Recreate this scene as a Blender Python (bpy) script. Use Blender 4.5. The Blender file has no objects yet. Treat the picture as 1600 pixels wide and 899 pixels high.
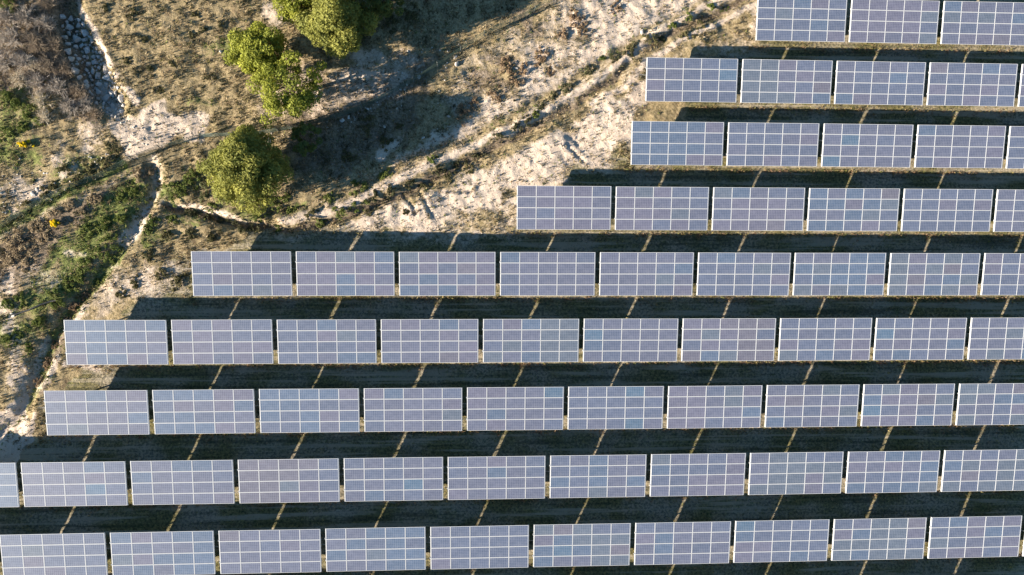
import bpy, math
import numpy as np
from mathutils import Matrix, Vector

# ------------------------------------------------------------------ camera, sky, sun, exposure
scene = bpy.context.scene
COL = scene.collection
H_TAB = 1.5                                   # mid-plane of the tables above the ground
RX, RY, RZ, CAM_H, TILT, TLEN, FPX = 0.06458, -0.05695, -0.00376, 64.65977, 0.20059, 3.88044, 1150.0
def rot(rx, ry, rz):
    c, s = math.cos, math.sin
    X = np.array([[1,0,0],[0,c(rx),-s(rx)],[0,s(rx),c(rx)]])
    Y = np.array([[c(ry),0,s(ry)],[0,1,0],[-s(ry),0,c(ry)]])
    Z = np.array([[c(rz),-s(rz),0],[s(rz),c(rz),0],[0,0,1]])
    return Z @ Y @ X
ROT = rot(RX, RY, RZ); CZ = CAM_H + H_TAB
cam_d = bpy.data.cameras.new('camera'); cam = bpy.data.objects.new('camera', cam_d); COL.objects.link(cam)
cam_d.sensor_fit = 'HORIZONTAL'; cam_d.sensor_width = 36.0; cam_d.lens = 36.0*FPX/1600.0
cam_d.clip_start = 0.5; cam_d.clip_end = 5000
M = Matrix([list(r) for r in ROT]).to_4x4(); M.translation = (0, 0, CZ); cam.matrix_world = M
scene.camera = cam

SUN = np.array([-2.9, -1.05, 1.0]); SUN /= np.linalg.norm(SUN)      # towards the sun
ELEV = math.asin(SUN[2]); AZ = math.atan2(SUN[0], SUN[1])           # azimuth clockwise from +Y
world = bpy.data.worlds.new('World'); scene.world = world; world.use_nodes = True
wn = world.node_tree; wn.nodes.clear()
sky = wn.nodes.new('ShaderNodeTexSky'); sky.sky_type = 'NISHITA'; sky.sun_disc = False
sky.sun_elevation = ELEV; sky.sun_rotation = AZ; sky.air_density = 1.5; sky.dust_density = 0.2; sky.ozone_density = 5.0
bg = wn.nodes.new('ShaderNodeBackground'); bg.inputs['Strength'].default_value = 0.05
wo = wn.nodes.new('ShaderNodeOutputWorld')
hs = wn.nodes.new('ShaderNodeHueSaturation'); hs.inputs['Saturation'].default_value = 1.1
wn.links.new(sky.outputs[0], hs.inputs['Color']); wn.links.new(hs.outputs[0], bg.inputs[0]); wn.links.new(bg.outputs[0], wo.inputs[0])
sun_d = bpy.data.lights.new('sun', 'SUN'); sun_d.energy = 5.0; sun_d.angle = math.radians(0.5); sun_d.color = (1.0, 0.915, 0.785)
sun = bpy.data.objects.new('sun', sun_d); COL.objects.link(sun); sun.location = (-60, -20, 60)
sun.rotation_euler = Vector(SUN).to_track_quat('Z', 'Y').to_euler()
scene.view_settings.view_transform = 'Standard'; scene.view_settings.look = 'None'
scene.view_settings.exposure = 1.85; scene.view_settings.gamma = 1.0; scene.view_settings.use_curve_mapping = False
scene.render.engine = 'CYCLES'
scene.cycles.max_bounces = 5; scene.cycles.diffuse_bounces = 2; scene.cycles.glossy_bounces = 2; scene.cycles.transmission_bounces = 2

# ------------------------------------------------------------------ helpers
RNG = np.random.default_rng(11)
def at(px, py, z=0.0):
    """point of the place, z metres above the ground datum, seen at a spot of the 1600 x 899 photograph"""
    d = ROT @ np.array([(px-800.0)/FPX, (449.5-py)/FPX, -1.0]); t = (CZ-z)/-d[2]
    return np.array([0, 0, CZ]) + t*d
MPP = CZ/FPX
def ats(pts): return np.array([at(x, y)[:2] for x, y in pts])

def vnoise(x, y, seed=0):
    xi = np.floor(x).astype(np.int64); yi = np.floor(y).astype(np.int64); fx = x-xi; fy = y-yi
    fx = fx*fx*(3-2*fx); fy = fy*fy*(3-2*fy)
    def h(a, b):
        n = (a*374761393 + b*668265263 + seed*1442695041) & 0x7fffffff
        n = ((n ^ (n >> 13))*1274126177) & 0x7fffffff
        n = ((n ^ (n >> 16))*60493) & 0x7fffffff
        return (n & 0xffff)/65535.0
    return (h(xi, yi)*(1-fx)+h(xi+1, yi)*fx)*(1-fy)+(h(xi, yi+1)*(1-fx)+h(xi+1, yi+1)*fx)*fy
def fbm(x, y, octs=4, seed=0):
    r = 0; a = 0.5; t = 0
    for o in range(octs):
        r = r+a*vnoise(x*2**o+17.3*o, y*2**o-9.1*o, seed+o); t += a; a *= 0.55
    return r/t
def sstep(a, b, v):
    t = np.clip((v-a)/(b-a), 0, 1); return t*t*(3-2*t)
def dist_line(x, y, P):
    d = np.full(x.shape, 1e9)
    for (ax, ay), (bx, by) in zip(P[:-1], P[1:]):
        vx, vy = bx-ax, by-ay; t = np.clip(((x-ax)*vx+(y-ay)*vy)/(vx*vx+vy*vy+1e-12), 0, 1)
        d = np.minimum(d, np.hypot(x-ax-t*vx, y-ay-t*vy))
    return d
def side_line(x, y, P):
    """signed distance: positive on the left of the polyline's direction"""
    d = np.full(x.shape, 1e9); s = np.zeros(x.shape)
    for (ax, ay), (bx, by) in zip(P[:-1], P[1:]):
        vx, vy = bx-ax, by-ay; t = np.clip(((x-ax)*vx+(y-ay)*vy)/(vx*vx+vy*vy+1e-12), 0, 1)
        e = np.hypot(x-ax-t*vx, y-ay-t*vy); c = vx*(y-ay)-vy*(x-ax)
        m = e < d; d = np.where(m, e, d); s = np.where(m, np.sign(c), s)
    return d*s
def in_poly(x, y, P):
    r = np.zeros(x.shape, bool); n = len(P)
    for i in range(n):
        ax, ay = P[i]; bx, by = P[(i+1) % n]
        c = ((ay > y) != (by > y)) & (x < (bx-ax)*(y-ay)/((by-ay) if by != ay else 1e-9)+ax); r ^= c
    return r
def poly_soft(x, y, P, soft):
    d = dist_line(x, y, np.vstack([P, P[:1]])); return sstep(-soft, soft, np.where(in_poly(x, y, P), d, -d))

def np_mesh(name, V, F, col=None, smooth=False, attr='tone'):
    me = bpy.data.meshes.new(name); n, k = F.shape
    me.vertices.add(len(V)); me.vertices.foreach_set('co', np.ascontiguousarray(V, np.float32).ravel())
    me.loops.add(n*k); me.loops.foreach_set('vertex_index', np.ascontiguousarray(F, np.int32).ravel())
    me.polygons.add(n); me.polygons.foreach_set('loop_start', np.arange(0, n*k, k, dtype=np.int32))
    me.polygons.foreach_set('loop_total', np.full(n, k, np.int32))
    me.polygons.foreach_set('use_smooth', np.full(n, smooth, bool))
    if col is not None:
        a = me.color_attributes.new(attr, 'FLOAT_COLOR', 'POINT')
        c = np.ones((len(V), 4), np.float32); c[:, :col.shape[1]] = col; a.data.foreach_set('color', c.ravel())
    me.update(); me.validate(); return me
def link(name, me, mat=None, parent=None):
    o = bpy.data.objects.new(name, me); COL.objects.link(o)
    if mat is not None and me is not None and not me.materials: me.materials.append(mat)
    if parent is not None: o.parent = parent
    return o
def empty(name, loc, rz=0):
    o = bpy.data.objects.new(name, None); COL.objects.link(o); o.location = loc; o.rotation_euler = (0, 0, rz)
    o.empty_display_size = 0.3; return o
def tag(o, label=None, cat=None, group=None, kind=None):
    if label: o['label'] = label
    if cat: o['category'] = cat
    if group: o['group'] = group
    if kind: o['kind'] = kind
    return o
def kids(o): return [c for c in CHILD.get(o.name, [])]
ORD = ['', 'first', 'second', 'third', 'fourth', 'fifth', 'sixth', 'seventh', 'eighth', 'ninth', 'tenth', 'eleventh', 'twelfth',
       'thirteenth', 'fourteenth', 'fifteenth', 'sixteenth', 'seventeenth', 'eighteenth', 'nineteenth', 'twentieth']
def place_word(i, n, what='from the left'):
    if i == 0: return 'leftmost'
    if i == n-1: return 'rightmost'
    if i > n//2 and n-i <= len(ORD)-1: return ORD[n-i]+' from the right'
    return ORD[i+1]+' from the left'

def boxes(B):
    """list of (cx,cy,cz,sx,sy,sz) -> verts, quads"""
    V = []; F = []
    for cx, cy, cz, sx, sy, sz in B:
        b = len(V)
        for dz in (-.5, .5):
            for dx, dy in ((-.5, -.5), (.5, -.5), (.5, .5), (-.5, .5)): V.append((cx+dx*sx, cy+dy*sy, cz+dz*sz))
        F += [(b+3, b+2, b+1, b), (b+4, b+5, b+6, b+7), (b, b+1, b+5, b+4), (b+1, b+2, b+6, b+5), (b+2, b+3, b+7, b+6), (b+3, b, b+4, b+7)]
    return np.array(V, float), np.array(F, int)
def sticks(P0, P1, R0, R1, n=3):
    """tapered n-sided bars between point arrays"""
    P0 = np.asarray(P0, float); P1 = np.asarray(P1, float); N = len(P0)
    R0 = np.broadcast_to(R0, (N,)); R1 = np.broadcast_to(R1, (N,))
    d = P1-P0; d /= np.linalg.norm(d, axis=1, keepdims=True)+1e-9
    up = np.where(np.abs(d[:, 2:3]) > .9, np.array([[1., 0, 0]]), np.array([[0, 0, 1.]]))
    u = np.cross(d, up); u /= np.linalg.norm(u, axis=1, keepdims=True)+1e-9; v = np.cross(d, u)
    V = np.zeros((N, 2*n, 3))
    for k in range(n):
        a = 2*math.pi*k/n; o = math.cos(a)*u+math.sin(a)*v
        V[:, k] = P0+o*R0[:, None]; V[:, n+k] = P1+o*R1[:, None]
    base = (np.arange(N)*2*n)[:, None]
    F = np.concatenate([base+np.array([[k, (k+1) % n, n+(k+1) % n, n+k]]) for k in range(n)], 0)
    return V.reshape(-1, 3), F
def leaf_quads(C, Nrm, size, rng, aspect=0.6, jit=0.5):
    N = len(C); n = Nrm+rng.normal(0, jit, (N, 3)); n /= np.linalg.norm(n, axis=1, keepdims=True)+1e-9
    a = rng.normal(0, 1, (N, 3)); u = np.cross(n, a); u /= np.linalg.norm(u, axis=1, keepdims=True)+1e-9; v = np.cross(n, u)
    s = np.broadcast_to(size, (N,))[:, None]
    V = np.stack([C-u*s, C-v*s*aspect+n*s*.15, C+u*s, C+v*s*aspect+n*s*.15], 1)
    return V.reshape(-1, 3), np.arange(N*4).reshape(-1, 4)

# ------------------------------------------------------------------ materials
def mat(name, rough=0.8, spec=0.3):
    m = bpy.data.materials.new(name); m.use_nodes = True; b = m.node_tree.nodes['Principled BSDF']
    b.inputs['Roughness'].default_value = rough; b.inputs['Specular IOR Level'].default_value = spec
    return m, m.node_tree.nodes, m.node_tree.links, b
def nd(N, t, **k):
    n = N.new(t)
    for a, v in k.items(): setattr(n, a, v)
    return n
def noise(N, L, vec, scale, detail=4, rough=0.6):
    n = N.new('ShaderNodeTexNoise'); n.inputs['Scale'].default_value = scale; n.inputs['Detail'].default_value = detail
    n.inputs['Roughness'].default_value = rough; L.new(vec, n.inputs['Vector']); return n.outputs['Fac']
def math_n(N, L, op, a, b=None, c=None, clamp=False):
    n = N.new('ShaderNodeMath'); n.operation = op; n.use_clamp = clamp
    for i, v in enumerate((a, b, c)):
        if v is None: continue
        if isinstance(v, (int, float)): n.inputs[i].default_value = v
        else: L.new(v, n.inputs[i])
    return n.outputs[0]
def maprange(N, L, v, a, b, c=0.0, d=1.0):
    n = N.new('ShaderNodeMapRange'); n.interpolation_type = 'SMOOTHSTEP'; L.new(v, n.inputs[0])
    n.inputs[1].default_value = a; n.inputs[2].default_value = b; n.inputs[3].default_value = c; n.inputs[4].default_value = d
    return n.outputs[0]
def mixc(N, L, f, a, b, blend='MIX'):
    n = N.new('ShaderNodeMix'); n.data_type = 'RGBA'; n.blend_type = blend
    if isinstance(f, (int, float)): n.inputs[0].default_value = f
    else: L.new(f, n.inputs[0])
    for s, v in ((6, a), (7, b)):
        if isinstance(v, tuple): n.inputs[s].default_value = (*v, 1)
        else: L.new(v, n.inputs[s])
    return n.outputs[2]
def bump(N, L, h, b, strength, dist):
    n = N.new('ShaderNodeBump'); n.inputs['Strength'].default_value = strength; n.inputs['Distance'].default_value = dist
    L.new(h, n.inputs['Height']); L.new(n.outputs[0], b.inputs['Normal'])

def ground_material():
    m, N, L, b = mat('ground_soil_and_turf', 0.95, 0.08)
    tc = N.new('ShaderNodeTexCoord'); P = tc.outputs['Object']
    at_ = N.new('ShaderNodeAttribute'); at_.attribute_name = 'cover'
    sep = N.new('ShaderNodeSeparateColor'); L.new(at_.outputs['Color'], sep.inputs[0])
    n1 = noise(N, L, P, 0.9, 8, .68); n2 = noise(N, L, P, 4.5, 6, .7); n3 = noise(N, L, P, 11, 5, .8); n4 = noise(N, L, P, .22, 5, .6)
    brk = math_n(N, L, 'ADD', math_n(N, L, 'MULTIPLY', n1, .55), math_n(N, L, 'MULTIPLY', n2, .45))
    brk2 = math_n(N, L, 'ADD', math_n(N, L, 'MULTIPLY', n2, .6), math_n(N, L, 'MULTIPLY', n3, .4))
    def broken(ch, k=1.5, src=brk, a=.38, b=.62):
        v = math_n(N, L, 'ADD', sep.outputs[ch], math_n(N, L, 'MULTIPLY', math_n(N, L, 'SUBTRACT', src, .5), k))
        return maprange(N, L, v, a, b)
    # dry grass base
    base = mixc(N, L, maprange(N, L, n2, .35, .65), (.17, .13, .065), (.38, .285, .16))
    base = mixc(N, L, maprange(N, L, n3, .5, .72), base, (.47, .37, .23))
    base = mixc(N, L, maprange(N, L, n1, .52, .7), base, (.20, .14, .08))
    brown = mixc(N, L, maprange(N, L, n2, .35, .65), (.10, .075, .05), (.27, .20, .135))
    brown = mixc(N, L, maprange(N, L, n3, .5, .7), brown, (.30, .235, .17))
    green = mixc(N, L, maprange(N, L, n2, .35, .65), (.07, .085, .025), (.22, .225, .075))
    dirt = mixc(N, L, maprange(N, L, n2, .3, .7), (.48, .38, .29), (.64, .52, .415))
    dirt = mixc(N, L, maprange(N, L, n1, .35, .7), (.52, .405, .31), dirt)
    dirt = mixc(N, L, maprange(N, L, n3, .60, .72), dirt, (.68, .575, .47))
    dirt = mixc(N, L, maprange(N, L, n3, .42, .28), dirt, (.30, .22, .15))
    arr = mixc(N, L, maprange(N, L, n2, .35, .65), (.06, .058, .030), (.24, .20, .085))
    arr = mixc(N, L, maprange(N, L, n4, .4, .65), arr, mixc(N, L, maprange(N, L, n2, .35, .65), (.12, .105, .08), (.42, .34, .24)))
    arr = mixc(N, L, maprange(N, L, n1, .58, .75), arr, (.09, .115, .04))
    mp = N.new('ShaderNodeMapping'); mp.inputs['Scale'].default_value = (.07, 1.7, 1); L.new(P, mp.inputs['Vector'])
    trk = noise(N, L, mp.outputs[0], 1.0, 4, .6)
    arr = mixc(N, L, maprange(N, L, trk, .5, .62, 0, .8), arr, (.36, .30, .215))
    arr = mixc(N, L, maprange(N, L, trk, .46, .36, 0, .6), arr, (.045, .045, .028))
    aa = N.new('ShaderNodeAttribute'); aa.attribute_name = 'array_floor'
    c = mixc(N, L, broken('Blue', 1.3), base, brown)
    c = mixc(N, L, broken('Green', 1.6), c, green)
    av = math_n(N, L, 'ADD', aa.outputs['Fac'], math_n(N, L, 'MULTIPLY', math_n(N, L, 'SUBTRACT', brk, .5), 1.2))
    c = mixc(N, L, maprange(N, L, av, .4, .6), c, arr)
    c = mixc(N, L, broken('Red', 1.5, brk, .24, .74), c, dirt)
    L.new(c, b.inputs['Base Color'])
    hsum = math_n(N, L, 'ADD', math_n(N, L, 'MULTIPLY', n2, .7), math_n(N, L, 'MULTIPLY', n3, .3))
    bump(N, L, hsum, b, 1.0, .14)
    return m
def tone_material(name, rough=.75, transl=.25, spec=.25):
    """colour of each blade or leaf from its own tone attribute"""
    m, N, L, b = mat(name, rough, spec)
    a = N.new('ShaderNodeAttribute'); a.attribute_name = 'tone'
    L.new(a.outputs['Color'], b.inputs['Base Color'])
    if transl:
        t = N.new('ShaderNodeBsdfTranslucent'); L.new(a.outputs['Color'], t.inputs['Color'])
        mx = N.new('ShaderNodeMixShader'); mx.inputs[0].default_value = transl
        L.new(b.outputs[0], mx.inputs[1]); L.new(t.outputs[0], mx.inputs[2]); L.new(mx.outputs[0], N['Material Output'].inputs['Surface'])
    return m
def bark_material():
    m, N, L, b = mat('bark', .9, .1); tc = N.new('ShaderNodeTexCoord')
    n = noise(N, L, tc.outputs['Object'], 9, 5)
    L.new(mixc(N, L, maprange(N, L, n, .35, .65), (.07, .05, .035), (.2, .16, .12)), b.inputs['Base Color']); bump(N, L, n, b, .6, .05); return m
def stone_material():
    m, N, L, b = mat('pale_limestone', .9, .15); tc = N.new('ShaderNodeTexCoord'); oi = N.new('ShaderNodeObjectInfo')
    n = noise(N, L, tc.outputs['Object'], 5, 6, .7)
    c = mixc(N, L, maprange(N, L, n, .35, .65), (.44, .40, .355), (.70, .66, .60))
    c = mixc(N, L, maprange(N, L, oi.outputs['Random'], 0, 1, 0, .5), c, (.38, .30, .23))
    L.new(c, b.inputs['Base Color']); bump(N, L, n, b, .7, .08); return m
def glass_material():
    m, N, L, b = mat('polycrystalline_cells', .42, .6)
    tc = N.new('ShaderNodeTexCoord'); oi = N.new('ShaderNodeObjectInfo')
    s = N.new('ShaderNodeSeparateXYZ'); L.new(tc.outputs['Object'], s.inputs[0])
    def grid(o, pitch, w):
        f = math_n(N, L, 'FRACT', math_n(N, L, 'ADD', math_n(N, L, 'DIVIDE', o, pitch), 100.0))
        d = math_n(N, L, 'ABSOLUTE', math_n(N, L, 'SUBTRACT', f, .5)); return maprange(N, L, d, .5-w*1.4, .5-w*.6)
    line = math_n(N, L, 'MAXIMUM', grid(s.outputs['X'], .1575, .05), grid(s.outputs['Y'], .1475, .05))
    fl = N.new('ShaderNodeVectorMath'); fl.operation = 'SNAP'; fl.inputs[1].default_value = (.1575, .1475, 10); L.new(tc.outputs['Object'], fl.inputs[0])
    sh = N.new('ShaderNodeVectorMath'); sh.operation = 'ADD'; L.new(fl.outputs[0], sh.inputs[0]); L.new(oi.outputs['Random'], sh.inputs[1])
    wn_ = N.new('ShaderNodeTexWhiteNoise'); wn_.noise_dimensions = '3D'; L.new(sh.outputs[0], wn_.inputs['Vector'])
    cellv = maprange(N, L, wn_.outputs['Value'], 0, 1, .95, 1.05)
    big = noise(N, L, tc.outputs['Object'], 2.2, 3)
    v = math_n(N, L, 'MULTIPLY', cellv, maprange(N, L, big, .3, .7, .93, 1.07))
    hsv = N.new('ShaderNodeHueSaturation'); L.new(oi.outputs['Color'], hsv.inputs['Color']); L.new(v, hsv.inputs['Value'])
    c = mixc(N, L, math_n(N, L, 'MULTIPLY', line, .6), hsv.outputs[0], (.30, .31, .36))
    dust = noise(N, L, tc.outputs['Object'], 1.1, 4)
    c = mixc(N, L, maprange(N, L, dust, .45, .8, 0, .12), c, (.34, .31, .28))
    L.new(c, b.inputs['Base Color'])
    b.inputs['Coat Weight'].default_value = .5; b.inputs['Coat Roughness'].default_value = .12
    return m
def metal_material(name, col, rough, metallic):
    m, N, L, b = mat(name, rough, .4); tc = N.new('ShaderNodeTexCoord')
    n = noise(N, L, tc.outputs['Object'], 3, 4)
    L.new(mixc(N, L, maprange(N, L, n, .3, .7), tuple(x*.92 for x in col), tuple(min(1, x*1.05) for x in col)), b.inputs['Base Color'])
    b.inputs['Metallic'].default_value = metallic; return m

M_GROUND = ground_material(); M_LEAF = tone_material('leaves', .7, .35); M_GRASS = tone_material('grass_blades', .8, .2, .15)
M_TWIG = tone_material('dry_twigs', .9, 0, .1); M_BARK = bark_material(); M_STONE = stone_material()
M_GLASS = glass_material(); M_FRAME = metal_material('pale_aluminium_frame', (.48, .475, .47), .5, 0.0)
M_STEEL = metal_material('galvanised_steel', (.55, .56, .57), .45, .6); M_CABLE = metal_material('grey_cable', (.35, .35, .36), .6, 0)
M_POST = metal_material('fence_post_steel', (.16, .17, .16), .6, .2); M_WIRE = metal_material('green_fence_wire', (.06, .085, .06), .6, 0)

# ------------------------------------------------------------------ layout of the land (all in metres on the ground)
ROWX = dict(zip('ABCDEFGHI', (26.44454, 16.01582, 14.57976, 4.20821, -23.85712, -34.23185, -35.63648, -37.27916, -38.75104)))
ROWY = dict(zip('ABCDEFGHI', (28.99695, 23.11389, 17.23337, 11.28048, 5.37738, -.50487, -6.42869, -12.3442, -18.21036)))
TW, PITCH = 8.35, 8.85521
LAST = dict(A=2, B=4, C=4, D=5, E=8, F=9, G=9, H=9, I=10)
FIRST = dict(H=-1)

FENCE = [(-40, 390), (0, 357), (49, 327), (98, 301), (159, 277), (210, 249), (245, 235), (318, 214), (401, 211), (460, 201), (540, 180), (583, 163),
         (660, 121), (738, 68), (764, 53), (823, 26), (857, 5), (905, -25)]
GULLY = [(98, -40), (104, 10), (118, 55), (138, 105), (160, 150), (182, 205)]
GULLY_EDGE = [(112, -20), (126, 18), (148, 58), (168, 95), (190, 128), (214, 158)]
DITCH = [(1175, -8), (1120, 20), (1050, 50), (1000, 78), (960, 125), (880, 170), (800, 215), (720, 255), (640, 300), (580, 322), (500, 350), (430, 357), (350, 345), (290, 328), (262, 322)]
RIDGE = [(1190, -30), (1100, 12), (1020, 52), (985, 92), (900, 148), (800, 202), (700, 245), (600, 292), (510, 335), (440, 342)]
UPPER = [(1120, -10), (1020, 45), (960, 86), (880, 135), (800, 180), (740, 212), (640, 252), (560, 294), (480, 318), (420, 330)]
WASH = [(236, 262), (243, 292), (232, 318), (214, 350), (190, 388), (160, 428), (135, 458), (104, 492), (84, 528), (64, 575), (46, 622), (24, 655), (-10, 690)]
WASH_BANK = [(262, 318), (240, 340), (215, 366), (185, 410), (158, 445), (122, 490), (100, 520), (86, 560), (66, 605), (56, 640), (44, 672)]
BRANCH = [(262, 322), (300, 328), (345, 342), (400, 350)]
L = {k: ats(v) for k, v in dict(FENCE=FENCE, GULLY=GULLY, GULLY_EDGE=GULLY_EDGE, DITCH=DITCH, RIDGE=RIDGE, UPPER=UPPER, WASH=WASH, WASH_BANK=WASH_BANK, BRANCH=BRANCH).items()}
ARRAY_POLY = ats([(1300, -120), (1180, 70), (1075, 92), (1060, 190), (900, 250), (880, 290), (790, 365), (560, 362), (400, 366), (270, 400), (200, 480), (150, 560), (75, 640), (62, 690), (20, 700), (-60, 720), (-260, 1100), (2100, 1100), (2100, -120)])

def height(x, y):
    flat = poly_soft(x, y, ARRAY_POLY, 1.5)
    wx = x+(fbm(x*.6, y*.6, 3, 5)-.5)*1.0; wy = y+(fbm(x*.6, y*.6, 3, 9)-.5)*1.0
    h = (fbm(x*.12, y*.12, 3, 1)-.5)*.7*(1-flat)
    h = h+(fbm(x*.8, y*.8, 5, 2)-.5)*(.26*(1-flat)+.08)
    h = h+(fbm(x*2.6, y*2.6, 2, 3)-.5)*(.12*(1-flat)+.03)
    d = dist_line(wx, wy, L['GULLY']); ge = ats([(0, 150), (0, 205)])[:, 1]
    h = h-.95*np.exp(-(d/1.2)**4)*sstep(ge[1]-.3, ge[0]+.6, y)
    d = dist_line(wx, wy, L['GULLY_EDGE']); h = h+.12*np.exp(-(d/.35)**2)
    wx = x+(wx-x)*.45; wy = y+(wy-y)*.45
    d = dist_line(wx, wy, L['DITCH']); h = h-.34*np.exp(-(d/.42)**2)
    d = dist_line(wx, wy, L['RIDGE']); h = h+.26*np.exp(-(d/.6)**2)
    d = dist_line(wx, wy, L['UPPER']); h = h-.28*np.exp(-(d/.5)**2)
    d = dist_line(wx, wy, L['WASH']); h = h-.5*np.exp(-(d/.7)**2)
    d = dist_line(wx, wy, L['WASH_BANK']); h = h+.12*np.exp(-(d/.35)**2)
    d = dist_line(wx, wy, L['BRANCH']); h = h-.35*np.exp(-(d/.45)**2)
    for a_, b_ in (((632, 303), (650, 336)), ((655, 300), (677, 341)), ((885, 225), (912, 250)), ((700, 300), (735, 296))):
        d = dist_line(wx, wy, ats([a_, b_])); h = h-.12*np.exp(-(d/.16)**2)+.06*np.exp(-((d-.35)/.15)**2)
    s = -side_line(x, y, L['FENCE'])
    h = h+.22*np.exp(-((s-.9)/.8)**2)*(1-flat)
    return h

def cover(x, y):
    """bare dirt, green, brown litter, array floor"""
    w = 1.6; wx = x+(fbm(x*.5, y*.5, 4, 21)-.5)*w*2; wy = y+(fbm(x*.5, y*.5, 4, 25)-.5)*w*2
    z = np.zeros(x.shape); dirt = z.copy(); green = z+.10; brown = z+.15
    def poly(P, soft=1.2): return poly_soft(wx, wy, ats(P), soft)
    def blob(px, py, r, ry=None):
        c = at(px, py); a = r*MPP; b_ = (ry or r)*MPP; return np.exp(-(((wx-c[0])/a)**2+((wy-c[1])/b_)**2)**1.5)
    lx = x+(wx-x)*.3; ly = y+(wy-y)*.3
    def line(P, wdt): return np.exp(-(dist_line(lx, ly, ats(P) if not isinstance(P, str) else L[P])/wdt)**2)
    def up(a, m, s=1.0): return np.maximum(a, m*s)
    # pale earth
    dirt = up(dirt, poly([(530, 366), (600, 318), (700, 272), (850, 200), (1000, 112), (1100, 50), (1210, 10), (1195, 60), (1060, 92), (1000, 190), (975, 262), (890, 270), (850, 300), (800, 366)]), .78)
    dirt = up(dirt, poly([(470, 336), (560, 285), (660, 225), (745, 165), (800, 95), (850, 30), (930, -30), (1200, -40), (1180, 5), (1040, 45), (980, 95), (850, 172), (700, 245), (560, 312), (480, 340)]), .72)
    dirt = up(dirt, poly([(185, 185), (250, 165), (315, 185), (318, 214), (245, 232), (195, 245)], .6), .95)
    dirt = up(dirt, poly([(400, 95), (520, 110), (600, 80), (680, 90), (620, 160), (520, 185), (420, 205), (390, 180)], 1.5), .5)
    dirt = up(dirt, blob(545, 112, 38, 18), .85); dirt = up(dirt, blob(430, 25, 30, 26), .6); dirt = up(dirt, blob(575, 92, 30, 12), .7)
    for q in ((55, 300, 42, 22), (20, 300, 22, 30), (60, 285, 20), (110, 262, 16), (92, 240, 14), (135, 232, 16), (25, 340, 18)): dirt = up(dirt, blob(*q), .6)
    dirt = up(dirt, line('GULLY_EDGE', .42)*sstep(.25, .5, fbm(x*1.1, y*1.1, 3, 47)), 1.0); dirt = up(dirt, line('WASH_BANK', .34)*sstep(.32, .6, fbm(x*.9, y*.9, 3, 44)), .85); dirt = up(dirt, line('RIDGE', .5), .8)
    dirt = up(dirt, line([(240, 250), (243, 285), (240, 310), (215, 350), (202, 368)], .7), .62)
    dirt = up(dirt, line([(262, 318), (300, 326), (350, 338), (405, 352)], .45), .95)
    dirt = up(dirt, poly([(-40, 660), (15, 640), (35, 610), (30, 650), (45, 675), (40, 700), (20, 725), (-60, 740)], .4), 1.0)
    dirt = up(dirt, line([(-20, 470), (20, 490), (18, 520), (25, 560), (20, 600)], .9), .6)
    dirt = up(dirt, blob(5, 440, 20, 12), .8); dirt = up(dirt, line([(214, 350), (196, 376)], .9), .9); dirt = up(dirt, line([(46, 600), (60, 560), (72, 530)], .5), .5); dirt = up(dirt, line([(150, 130), (175, 170), (190, 195)], .9), .7); dirt = up(dirt, blob(18, 493, 8, 5), .9)
    dirt = up(dirt, poly([(185, 415), (245, 400), (300, 400), (300, 450), (210, 468), (150, 500), (120, 495)], 1.2), .55)
    dirt = up(dirt, line([(100, 568), (130, 570), (155, 576)], .4), .7)
    dirt = up(dirt, blob(700, 365, 150, 22), .5); dirt = up(dirt, blob(450, 372, 60, 14), .45); dirt = up(dirt, blob(1060, 80, 60, 16), .5)
    dirt = up(dirt, line([(-40, 395), (40, 350), (120, 312), (170, 288), (235, 262)], .5), .42)
    dirt = up(dirt, poly([(690, 150), (745, 75), (850, 5), (980, -40), (960, 60), (860, 165), (720, 215)], 1.5), .58)
    dirt = up(dirt, blob(30, 590, 30, 60), .55); dirt = up(dirt, blob(60, 430, 40, 30), .45); dirt = up(dirt, blob(120, 395, 24, 14), .5); dirt = up(dirt, blob(150, 205, 34, 22), .55)
    # weeds that break the pale earth
    for q in ((760, 345, 55, 16), (800, 310, 26, 16), (780, 230, 40, 14), (870, 205, 40, 12), (700, 290, 16, 12), (930, 150, 45, 14), (965, 245, 22, 14), (1100, 55, 40, 22), (1150, 50, 30, 14)):
        m = blob(*q); dirt = dirt*(1-.6*m)
    for q in ((830, 40, 50, 30), (780, 90, 40, 25), (760, 130, 40, 25), (870, 100, 30, 20), (790, 140, 30, 24), (730, 180, 26, 16), (560, 300, 30, 14), (900, 60, 30, 20)):
        m = blob(*q); dirt = dirt*(1-.45*m); brown = up(brown, m, .6)
    # green
    for P, wd, s in (('WASH', .9, .6), ('UPPER', .55, .42)): green = up(green, line(P, wd), s)
    green = up(green, line([(210, 300), (160, 350), (120, 400), (100, 440), (60, 470)], 1.9), .8); brown = brown*(1-.6*line([(210, 300), (160, 350), (120, 400), (100, 440), (60, 470)], 1.9)); green = up(green, blob(20, 520, 45, 45), .6); green = up(green, blob(25, 180, 50, 60), .6)
    green = up(green, line([(0, 362), (60, 326), (130, 290), (190, 258)], .8), .8)
    green = up(green, line([(158, 440), (185, 405), (205, 375)], .5), .9)
    green = up(green, line([(55, 440), (85, 400), (105, 375)], .7), .7)
    for q in ((25, 240, 60, 50), (15, 170, 40, 40), (120, 260, 60, 30), (160, 250, 25, 18), (270, 300, 26, 24), (20, 480, 30, 20), (20, 530, 20, 20), (60, 510, 24, 24), (300, 285, 30, 26), (300, 340, 40, 10),
              (170, 350, 50, 40), (240, 370, 40, 20), (400, 335, 60, 10), (470, 330, 40, 14), (530, 335, 30, 9), (340, 75, 30, 20), (310, 160, 30, 14), (200, 590, 40, 14), (150, 585, 40, 10), (1060, 245, 20, 10)): green = up(green, blob(*q), .55)
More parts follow.
